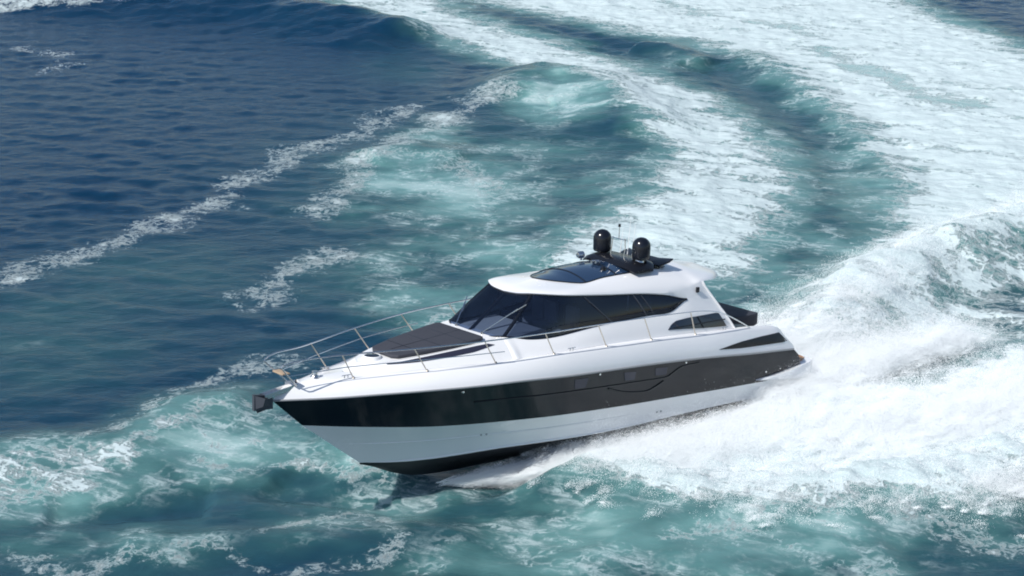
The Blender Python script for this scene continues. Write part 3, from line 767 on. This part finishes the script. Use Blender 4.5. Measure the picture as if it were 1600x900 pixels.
w1 = fbm(cx / 2.6, cy / 2.6, 11, 4); w2 = fbm(cx / 2.6, cy / 2.6, 31, 4)
wx, wy = cx + 1.3 * w1, cy + 1.3 * w2          # ragged edges
wsx, wsy = cx + .55 * w1, cy + .55 * w2
lin = np.zeros(cx.shape); foam = np.zeros(cx.shape); air = np.zeros(cx.shape); hgt = np.zeros(cx.shape)
big = fbm(cx / 5.0, cy / 3.2, 51, 4)
mid = fbm(cx / 1.3, cy / .8, 71, 4)

# old swell and bow waves
for pts, w, h in WATER_RIDGES:
    d, pos, side = seg_dist(cx + .5 * w1, cy + .5 * w2, pts)
    end = sstep(0, .10, pos) * sstep(0, .10, 1 - pos)
    hgt += h * np.exp(-(d / w)**2 * np.where(side * np.sign(h) > 0, 1.0, .45)) * (.25 + .75 * end) * (1 + .35 * big)
# aerated water
calm = []
for x0, y0, rx, ry, a in WATER_AIR:
    q = ((wx - x0) / rx)**2 + ((wy - y0) / ry)**2
    if a > 0: air = np.maximum(air, a * np.exp(-q * .9) * (1 + .55 * big + .25 * mid))
    else: calm.append((q, a))
for key, dens, soft in (('OUT', .97, 2.6), ('IN', .88, 1.9), ('SPRAY', 1.08, 1.4), ('CREST', .66, 1.2)):
    d = poly_sd(wx, wy, WATER_POLY[key])
    m = sstep(-soft * .7, soft, d)
    foam = np.maximum(foam, m * dens)
    air = np.maximum(air, sstep(-3.2, .6, d) * .72); air = np.maximum(air, sstep(.2, 2.5, d) * (1.05 if key != 'IN' else .8))
for key, (pts, w, dens) in WATER_LINES.items():
    d, pos, side = seg_dist(wx if w > .4 else wsx, wy if w > .4 else wsy, pts)
    m = np.exp(-(d / w)**2)
    if dens > 0 and key in ('RIDGE', 'L15', 'L16', 'L17'): foam = np.maximum(foam, np.exp(-(d / (w * 1.4))**2) * dens * .85)
    elif dens > 0: lin = np.maximum(lin, np.exp(-(d / (w * (1.15 + .9 * big)).clip(.2))**2) * dens * (.86 + .6 * mid + .5 * big))
    else: foam = foam + m * dens * 1.1
dark = sstep(.05, .5, -(big + .5 * mid))
foam = np.clip(foam - .20 * dark * (foam > .3), 0, 1.05)
for q, a in calm: air = air * (1 + a * np.exp(-q * .9))
# wisps of thin foam wherever the water is aerated
foam = np.maximum(foam, np.clip(1.2 * (air - .18), 0, 1) * (.25 + .17 * mid))
air = np.clip(air, 0, 1.1)

# wind ripples
rip = np.zeros(cx.shape)
r2 = np.random.default_rng(3)
for k in range(60):
    lam = .55 * (5.0 ** r2.random()); th = R(-100) + r2.normal(0, .48); kk = 2 * math.pi / lam
    a = .021 / kk * (lam / 1.6)**.15
    ph = kk * (cx * math.cos(th) + cy * math.sin(th)) + r2.random() * 6.28 + .8 * w1
    rip += a * (np.sin(ph) + .25 * np.sin(2 * ph + .6))
gust = .75 + .5 * fbm(cx / 9, cy / 9, 91, 2)
hgt += rip * gust * (1 - .45 * np.clip(foam, 0, 1)) * (1 - .35 * np.clip(air, 0, 1)) * .95
# broken, heaped surface in the foam
choppy = fbm(cx / 1.1, cy / 1.1, 131, 5, .55); chop2 = np.abs(fbm(cx / 2.3, cy / 2.3, 151, 4))
hgt += sstep(.35, .9, foam) * (.13 * choppy + .18 * (chop2 - .15)) + .06 * np.clip(air, 0, 1) * fbm(cx / 2, cy / 1.6, 171, 3)
sp_d = poly_sd(wx, wy, WATER_POLY['SPRAY'])
hgt += sstep(-.2, 2.0, sp_d) * (.26 + .20 * choppy + .15 * np.abs(mid)) * sstep(9, 5, sp_d)
# the hull rides in its own hollow
bx, by = cx - 6.83, cy - 56.1
lx = bx * math.cos(3.84) + by * math.sin(3.84); ly = -bx * math.sin(3.84) + by * math.cos(3.84)
under = sstep(2.6, 1.7, np.abs(ly)) * sstep(-1.5, .2, lx) * sstep(13, 10.5, lx)
hgt = hgt * (1 - under) + under * (-.15)

z = np.zeros(gx.shape); z[core] = hgt * sstep(-48, -42, cx) * sstep(52, 46, cx) * sstep(32, 35, cy) * sstep(150, 141, cy)
# long low swell outside
z += .10 * np.sin(gx * .11 + gy * .23) * (1 - core)
fo = np.zeros(gx.shape); fo[core] = foam; li = np.zeros(gx.shape); li[core] = lin; ai = np.zeros(gx.shape); ai[core] = air
nx, ny = len(xs), len(ys)
me = bpy.data.meshes.new('water')
I = np.arange(nx * ny).reshape(ny, nx)
q = np.stack([I[:-1, :-1], I[:-1, 1:], I[1:, 1:], I[1:, :-1]], -1).reshape(-1, 4)
me.vertices.add(nx * ny); me.vertices.foreach_set('co', np.stack([gx, gy, z], 1).ravel())
me.loops.add(q.size); me.loops.foreach_set('vertex_index', q.ravel())
me.polygons.add(len(q)); me.polygons.foreach_set('loop_start', np.arange(0, q.size, 4)); me.polygons.foreach_set('use_smooth', np.ones(len(q), bool))
me.update(); me.validate()
for nm, arr in (('foam', fo), ('air', ai), ('line', li)):
    at = me.attributes.new(nm, 'FLOAT', 'POINT'); at.data.foreach_set('value', arr.astype(np.float32))
sea = bpy.data.objects.new('water', me); scene.collection.objects.link(sea)
tag(sea, 'blue and turquoise sea with foam wake curving round behind the yacht', 'sea', kind='structure')

wm = bpy.data.materials.new('sea_water'); wm.use_nodes = True
n = wm.node_tree; L = n.links; P = n.nodes['Principled BSDF']


def nd(t, **k):
    x = n.nodes.new(t)
    for a, b in k.items(): setattr(x, a, b)
    return x


def mth(op, a, b=None, c=None, clamp=False):
    x = nd('ShaderNodeMath', operation=op); x.use_clamp = clamp
    for i, v in enumerate((a, b, c)):
        if v is None: continue
        if isinstance(v, (int, float)): x.inputs[i].default_value = v
        else: L.new(v, x.inputs[i])
    return x.outputs[0]


def mrange(v, a, b, c, d, smooth=True):
    x = nd('ShaderNodeMapRange'); x.interpolation_type = 'SMOOTHSTEP' if smooth else 'LINEAR'
    for i, q_ in enumerate((a, b, c, d)): x.inputs[i + 1].default_value = q_
    L.new(v, x.inputs[0]); return x.outputs[0]


def noise(scale, detail, rough, vec, dist=0):
    x = nd('ShaderNodeTexNoise'); x.inputs['Scale'].default_value = scale; x.inputs['Detail'].default_value = detail
    x.inputs['Roughness'].default_value = rough; x.inputs['Distortion'].default_value = dist; L.new(vec, x.inputs['Vector']); return x.outputs[0]


def mixc(f, a, b):
    x = nd('ShaderNodeMix', data_type='RGBA'); L.new(f, x.inputs[0])
    for i, v in ((6, a), (7, b)):
        if isinstance(v, tuple): x.inputs[i].default_value = (*v, 1)
        else: L.new(v, x.inputs[i])
    return x.outputs[2]


tc = nd('ShaderNodeTexCoord')
mr_ = nd('ShaderNodeMapping'); mr_.inputs['Rotation'].default_value = (0, 0, R(24)); L.new(tc.outputs['Object'], mr_.inputs[0])
mp = nd('ShaderNodeMapping'); mp.inputs['Scale'].default_value = (.25, 1.1, 1.0); L.new(mr_.outputs[0], mp.inputs[0])
obj = tc.outputs['Object']; str_ = mp.outputs[0]
aF = nd('ShaderNodeAttribute', attribute_name='foam').outputs['Fac']; aA = nd('ShaderNodeAttribute', attribute_name='air').outputs['Fac']
n1 = mrange(noise(.75, 12, .66, str_, .5), .30, .70, 0, 1, False)
n2 = mrange(noise(3.6, 9, .68, str_, .4), .28, .72, 0, 1, False)
wn_ = nd('ShaderNodeTexNoise'); wn_.inputs['Scale'].default_value = 1.0; wn_.inputs['Detail'].default_value = 8; wn_.inputs['Roughness'].default_value = .62
L.new(obj, wn_.inputs['Vector'])


def lace(scale, amp, width):
    vo = nd('ShaderNodeTexVoronoi', feature='DISTANCE_TO_EDGE'); vo.inputs['Scale'].default_value = scale
    wv = nd('ShaderNodeVectorMath', operation='MULTIPLY_ADD'); L.new(wn_.outputs['Color'], wv.inputs[0]); wv.inputs[1].default_value = (amp, amp, 0); L.new(obj, wv.inputs[2])
    L.new(wv.outputs[0], vo.inputs['Vector']); return mrange(vo.outputs['Distance'], 0, width, 1, 0)


web = mth('MAXIMUM', lace(.85, 2.6, .13), mth('MULTIPLY', lace(2.3, 1.4, .22), .75))
nn = mth('ADD', mth('MULTIPLY', n1, .68), mth('MULTIPLY', n2, .32))
dens = mth('ADD', aF, mth('MULTIPLY', mth('SUBTRACT', nn, .5), 1.15))
dens = mth('ADD', dens, mth('MULTIPLY', mth('SUBTRACT', web, .25), .32))
ff = mrange(dens, .40, .86, 0, 1)
ff = mth('MULTIPLY', ff, mrange(aF, .10, .30, 0, 1))
# isolated threads of old foam over the aerated water
thr = mth('MULTIPLY', mth('MULTIPLY', web, mrange(noise(.55, 5, .6, obj, .4),   .46, .60, 0, 1)), mrange(aA, .28, .55, 0, .62))
ff = mth('MAXIMUM', ff, mth('MULTIPLY', thr, mrange(n2, .2, .75, .15, 1)))
# remnant foam lines: bubble lace broken up by small-scale noise
aL = nd('ShaderNodeAttribute', attribute_name='line').outputs['Fac']
n3 = mrange(noise(2.6, 10, .72, obj, .8), .30, .70, 0, 1, False)
lw = mth('ADD', mth('MULTIPLY', mth('MAXIMUM', lace(3.4, 1.1, .26), web), .42), mth('MULTIPLY', n3, .80))
lf = mth('MULTIPLY', mrange(mth('ADD', aL, lw), 1.02, 1.55, 0, .85), mrange(aL, .06, .25, 0, 1))
ff = mth('MAXIMUM', ff, lf)
thin = mth('MULTIPLY', ff, mrange(n2, .0, .8, .72, .97))
airn = mth('MULTIPLY', aA, mth('ADD', .60, mth('MULTIPLY', noise(.40, 7, .55, str_, .6), .74)), clamp=True)
deep = mixc(noise(.12, 3, .5, obj), (.002, .023, .064), (.0025, .030, .066))
wc = mixc(mrange(airn, .0, .5, 0, 1, False), deep, (.030, .098, .108))
wc = mixc(mrange(airn, .42, .85, 0, 1, False), wc, (.130, .272, .272))
wc = mixc(mrange(airn, .80, 1.0, 0, 1, False), wc, (.30, .44, .44))
L.new(mixc(thin, wc, (.58, .68, .70)), P.inputs['Base Color'])
L.new(mth('ADD', mth('MULTIPLY', ff, .6), .08), P.inputs['Roughness'])
P.inputs['IOR'].default_value = 1.333; P.inputs['Specular IOR Level'].default_value = .26
L.new(mrange(ff, .2, .9, .75, 0), P.inputs['Subsurface Weight']); P.inputs['Subsurface Radius'].default_value = (.8, 1.0, 1.0); P.inputs['Subsurface Scale'].default_value = 1.0
# bumps: capillary ripples on clear water, froth on foam
mp2 = nd('ShaderNodeMapping'); mp2.inputs['Scale'].default_value = (.45, 1.0, 1.0); mp2.inputs['Rotation'].default_value = (0, 0, R(-8)); L.new(tc.outputs['Object'], mp2.inputs[0])
bw = noise(2.3, 6, .62, mp2.outputs[0], .2); bf = noise(7, 8, .7, obj); bf2 = noise(1.6, 7, .62, str_, .5)
hh = mth('ADD', mth('MULTIPLY', bw, .075), mth('MULTIPLY', mth('MULTIPLY', mrange(ff, .5, 1, 0, 1), mth('ADD', bf, mth('MULTIPLY', bf2, 2.6))), .042))
bp = nd('ShaderNodeBump'); bp.inputs['Distance'].default_value = 1.0; bp.inputs['Strength'].default_value = .85
L.new(hh, bp.inputs['Height']); L.new(bp.outputs[0], P.inputs['Normal'])
me.materials.append(wm)

# ================================================================== spray thrown up by the hull
YR = Matrix.Rotation(3.84, 3, 'Z') @ Matrix.Rotation(-.095, 3, 'Y') @ Matrix.Rotation(.06, 3, 'X')
YR = np.array(YR); YT = np.array([6.83, 56.1, 0])
AFT = -YR[:, 0] * np.array([1, 1, 0]); AFT /= np.linalg.norm(AFT)
PORT = YR[:, 1] * np.array([1, 1, 0]); PORT /= np.linalg.norm(PORT)
fcy = pchip(Cc[:, 0], Cc[:, 1])

sm = mat('spray_drops', (.93, .955, .965), .6)
sm.node_tree.nodes['Principled BSDF'].inputs['Subsurface Weight'].default_value = 0


def crest(line, nj, per, w, out, drift, thick, rmed, seed, z0):
    """drops tossed off a breaking crest: line is a world polyline."""
    r = np.random.default_rng(seed); P = np.asarray(line, float)
    L_ = np.r_[0, np.cumsum(np.hypot(*np.diff(P, axis=0).T))]; u = r.random(nj) * L_[-1]
    p = np.stack([np.interp(u, L_, P[:, 0]), np.interp(u, L_, P[:, 1])], 1) + r.normal(0, thick, (nj, 2))
    idx = np.repeat(np.arange(nj), per); n_ = len(idx)
    up = np.abs(r.normal(0, w, nj))[idx] + r.normal(0, .25, n_); ot = r.normal(out, .8, nj)[idx] + r.normal(0, .4, n_); dr = drift + r.normal(0, .5, n_)
    t = r.random(nj)[idx] * .7 + r.normal(0, .06, n_); t = np.clip(t, 0, None)
    Q = np.zeros((n_, 3)); Q[:, :2] = p[idx] + r.normal(0, .05, (n_, 2)) + (ot * t)[:, None] * PORT[:2] + (dr * t)[:, None] * AFT[:2]
    Q[:, 2] = z0 + up * t - 3.5 * t**2
    Q = Q[Q[:, 2] > .1]
    return Q, np.clip(rmed * np.exp(r.normal(0, .4, len(Q))), .002, .03)


def spray(name, label, parts, crests=()):
    pts, rad = [], []
    for (nj, per, xe, ye, u, v, w, tmax, k, spread, rmed, seed, gs) in parts:
        r = np.random.default_rng(seed)
        J = nj
        x_e = xe(r, J); y_e = ye(r, J, x_e)
        p0 = np.stack([x_e, y_e, np.zeros(J)], 1) @ YR.T + YT; p0[:, 2] = np.maximum(.02, .05 + .15 * r.random(J))
        uu = u[0] + u[1] * r.standard_normal(J); vv = v(r, J, x_e, y_e); ww = np.abs(w[0] + w[1] * r.standard_normal(J)) * (np.interp(x_e, [-.8, 3, 8], [.40, .62, 1.0]) if x_e.max() > 0 else 1)
        t0 = r.random(J)**.8 * tmax                          # mean age of a clump
        idx = np.repeat(np.arange(J), per)
        t = np.clip(t0[idx] + r.normal(0, .07, len(idx)) * (0.4 + t0[idx]), .0, None)
        jit = r.normal(0, 1, (len(idx), 3)) * spread
        V = 13.0
        e = (1 - np.exp(-k * t)) / k
        aft = V * t - (V - (uu[idx] + jit[:, 0])) * e
        lat = (vv[idx] + jit[:, 1]) * e; up = (ww[idx] + jit[:, 2]) * e - 4.9 * t**2 * gs
        P_ = p0[idx] + aft[:, None] * AFT + lat[:, None] * PORT; P_[:, 2] += up
        ok = P_[:, 2] > -.05
        P_ = P_[ok]; pts.append(P_); rad.append(np.clip(rmed * np.exp(r.normal(0, .4, len(P_))), .002, .03))
    for c in crests:
        p, q = crest(*c); pts.append(p); rad.append(q)
    pts, rad = np.concatenate(pts), np.concatenate(rad)
    m = bpy.data.meshes.new(name); m.vertices.add(len(pts)); m.vertices.foreach_set('co', pts.ravel())
    at = m.attributes.new('rad', 'FLOAT', 'POINT'); at.data.foreach_set('value', rad.astype(np.float32))
    m.materials.append(sm)
    o = bpy.data.objects.new(name, m); scene.collection.objects.link(o)
    ng = bpy.data.node_groups.new(name + '_drops', 'GeometryNodeTree')
    ng.interface.new_socket('Geometry', in_out='INPUT', socket_type='NodeSocketGeometry'); ng.interface.new_socket('Geometry', in_out='OUTPUT', socket_type='NodeSocketGeometry')
    gi, go = ng.nodes.new('NodeGroupInput'), ng.nodes.new('NodeGroupOutput')
    mpn = ng.nodes.new('GeometryNodeMeshToPoints'); na = ng.nodes.new('GeometryNodeInputNamedAttribute'); na.data_type = 'FLOAT'; na.inputs[0].default_value = 'rad'
    smn = ng.nodes.new('GeometryNodeSetMaterial'); smn.inputs['Material'].default_value = sm
    ng.links.new(gi.outputs[0], mpn.inputs['Mesh']); ng.links.new(na.outputs[0], mpn.inputs['Radius'])
    ng.links.new(mpn.outputs[0], smn.inputs[0]); ng.links.new(smn.outputs[0], go.inputs[0])
    md = o.modifiers.new('drops', 'NODES'); md.node_group = ng
    tag(o, label, 'spray', kind='stuff')
    print(name, len(pts))
    return o


side_x = lambda r, J: 10.4 - 11.0 * r.random(J)**1.15
port_y = lambda r, J, x: fcy(x) + .05
stbd_y = lambda r, J, x: -fcy(x) - .05
edge = [(0.9, 49.1), (3.5, 47.6), (5.2, 46.9), (6.9, 46.6), (8.7, 47.2), (10.5, 47.5), (12.0, 47.0), (14.3, 48.6), (17.5, 50.2)]
inner = [(8.0, 49.8), (11.0, 50.8), (14.0, 52.4), (17.0, 53.8), (19.0, 54.5)]
quarter = [(7.2, 53.1), (8.6, 54.2), (10.0, 55.4), (12.0, 57.2), (14.5, 59.0)]
ridge = [(9.2, 58.4), (10.7, 61.6), (12.6, 64.8), (15.5, 67.8), (20.0, 71.6), (24, 74.5)]
spray('bow_spray', 'white sheet of spray thrown out along the near side of the hull', [
    (9000, 480, side_x, port_y, (5.0, 1.2), lambda r, J, x, y: 1.0 + 6.6 * r.random(J)**.65, (1.9, .7), 1.5, .8, .42, .0034, 5, .50),
    (1500, 30, side_x, port_y, (5.0, 1.2), lambda r, J, x, y: 1.5 + 6.3 * r.random(J)**.7, (1.2, .6), .95, .7, .5, .0065, 15, .8),
    (900, 420, lambda r, J: 12.2 - 2.2 * r.random(J), lambda r, J, x: fcy(x) * .62, (4.2, .7), lambda r, J, x, y: 1.2 + 3.0 * r.random(J), (1.0, .4), .6, .6, .22, .0032, 26, .8),
    (1600, 480, lambda r, J: 10.6 - 2.2 * r.random(J), port_y, (4.6, .8), lambda r, J, x, y: 3.0 + 4.2 * r.random(J), (1.8, .6), .9, .6, .3, .0034, 6, .7)],
    [(edge, 6000, 400, 1.2, .6, 1.5, .75, .0036, 41, .35), (inner, 5200, 400, 1.4, .6, 2.5, 1.3, .0035, 42, .5), (quarter, 3000, 400, 1.25, .3, 2.0, .3, .0034, 44, .3)])
spray('far_bow_spray', 'white spray thrown out beyond the foredeck on the far side of the hull', [
    (3600, 260, side_x, stbd_y, (5.0, 1.2), lambda r, J, x, y: -(1.5 + 6.0 * r.random(J)**.7), (2.0, .8), 1.1, .7, .4, .0042, 8, .6)])
spray('stern_spray', 'plume of white spray rising behind the stern', [
    (4500, 380, lambda r, J: -.9 - .3 * r.random(J), lambda r, J, x: r.uniform(-2.2, 2.2, J), (7.0, 1.8), lambda r, J, x, y: .5 * y + 1.2 * r.standard_normal(J), (1.5, .8), 1.3, .6, .45, .0035, 9, .6)],
    [(ridge, 3200, 300, 1.5, .4, 3.0, .5, .0037, 43, .7)])
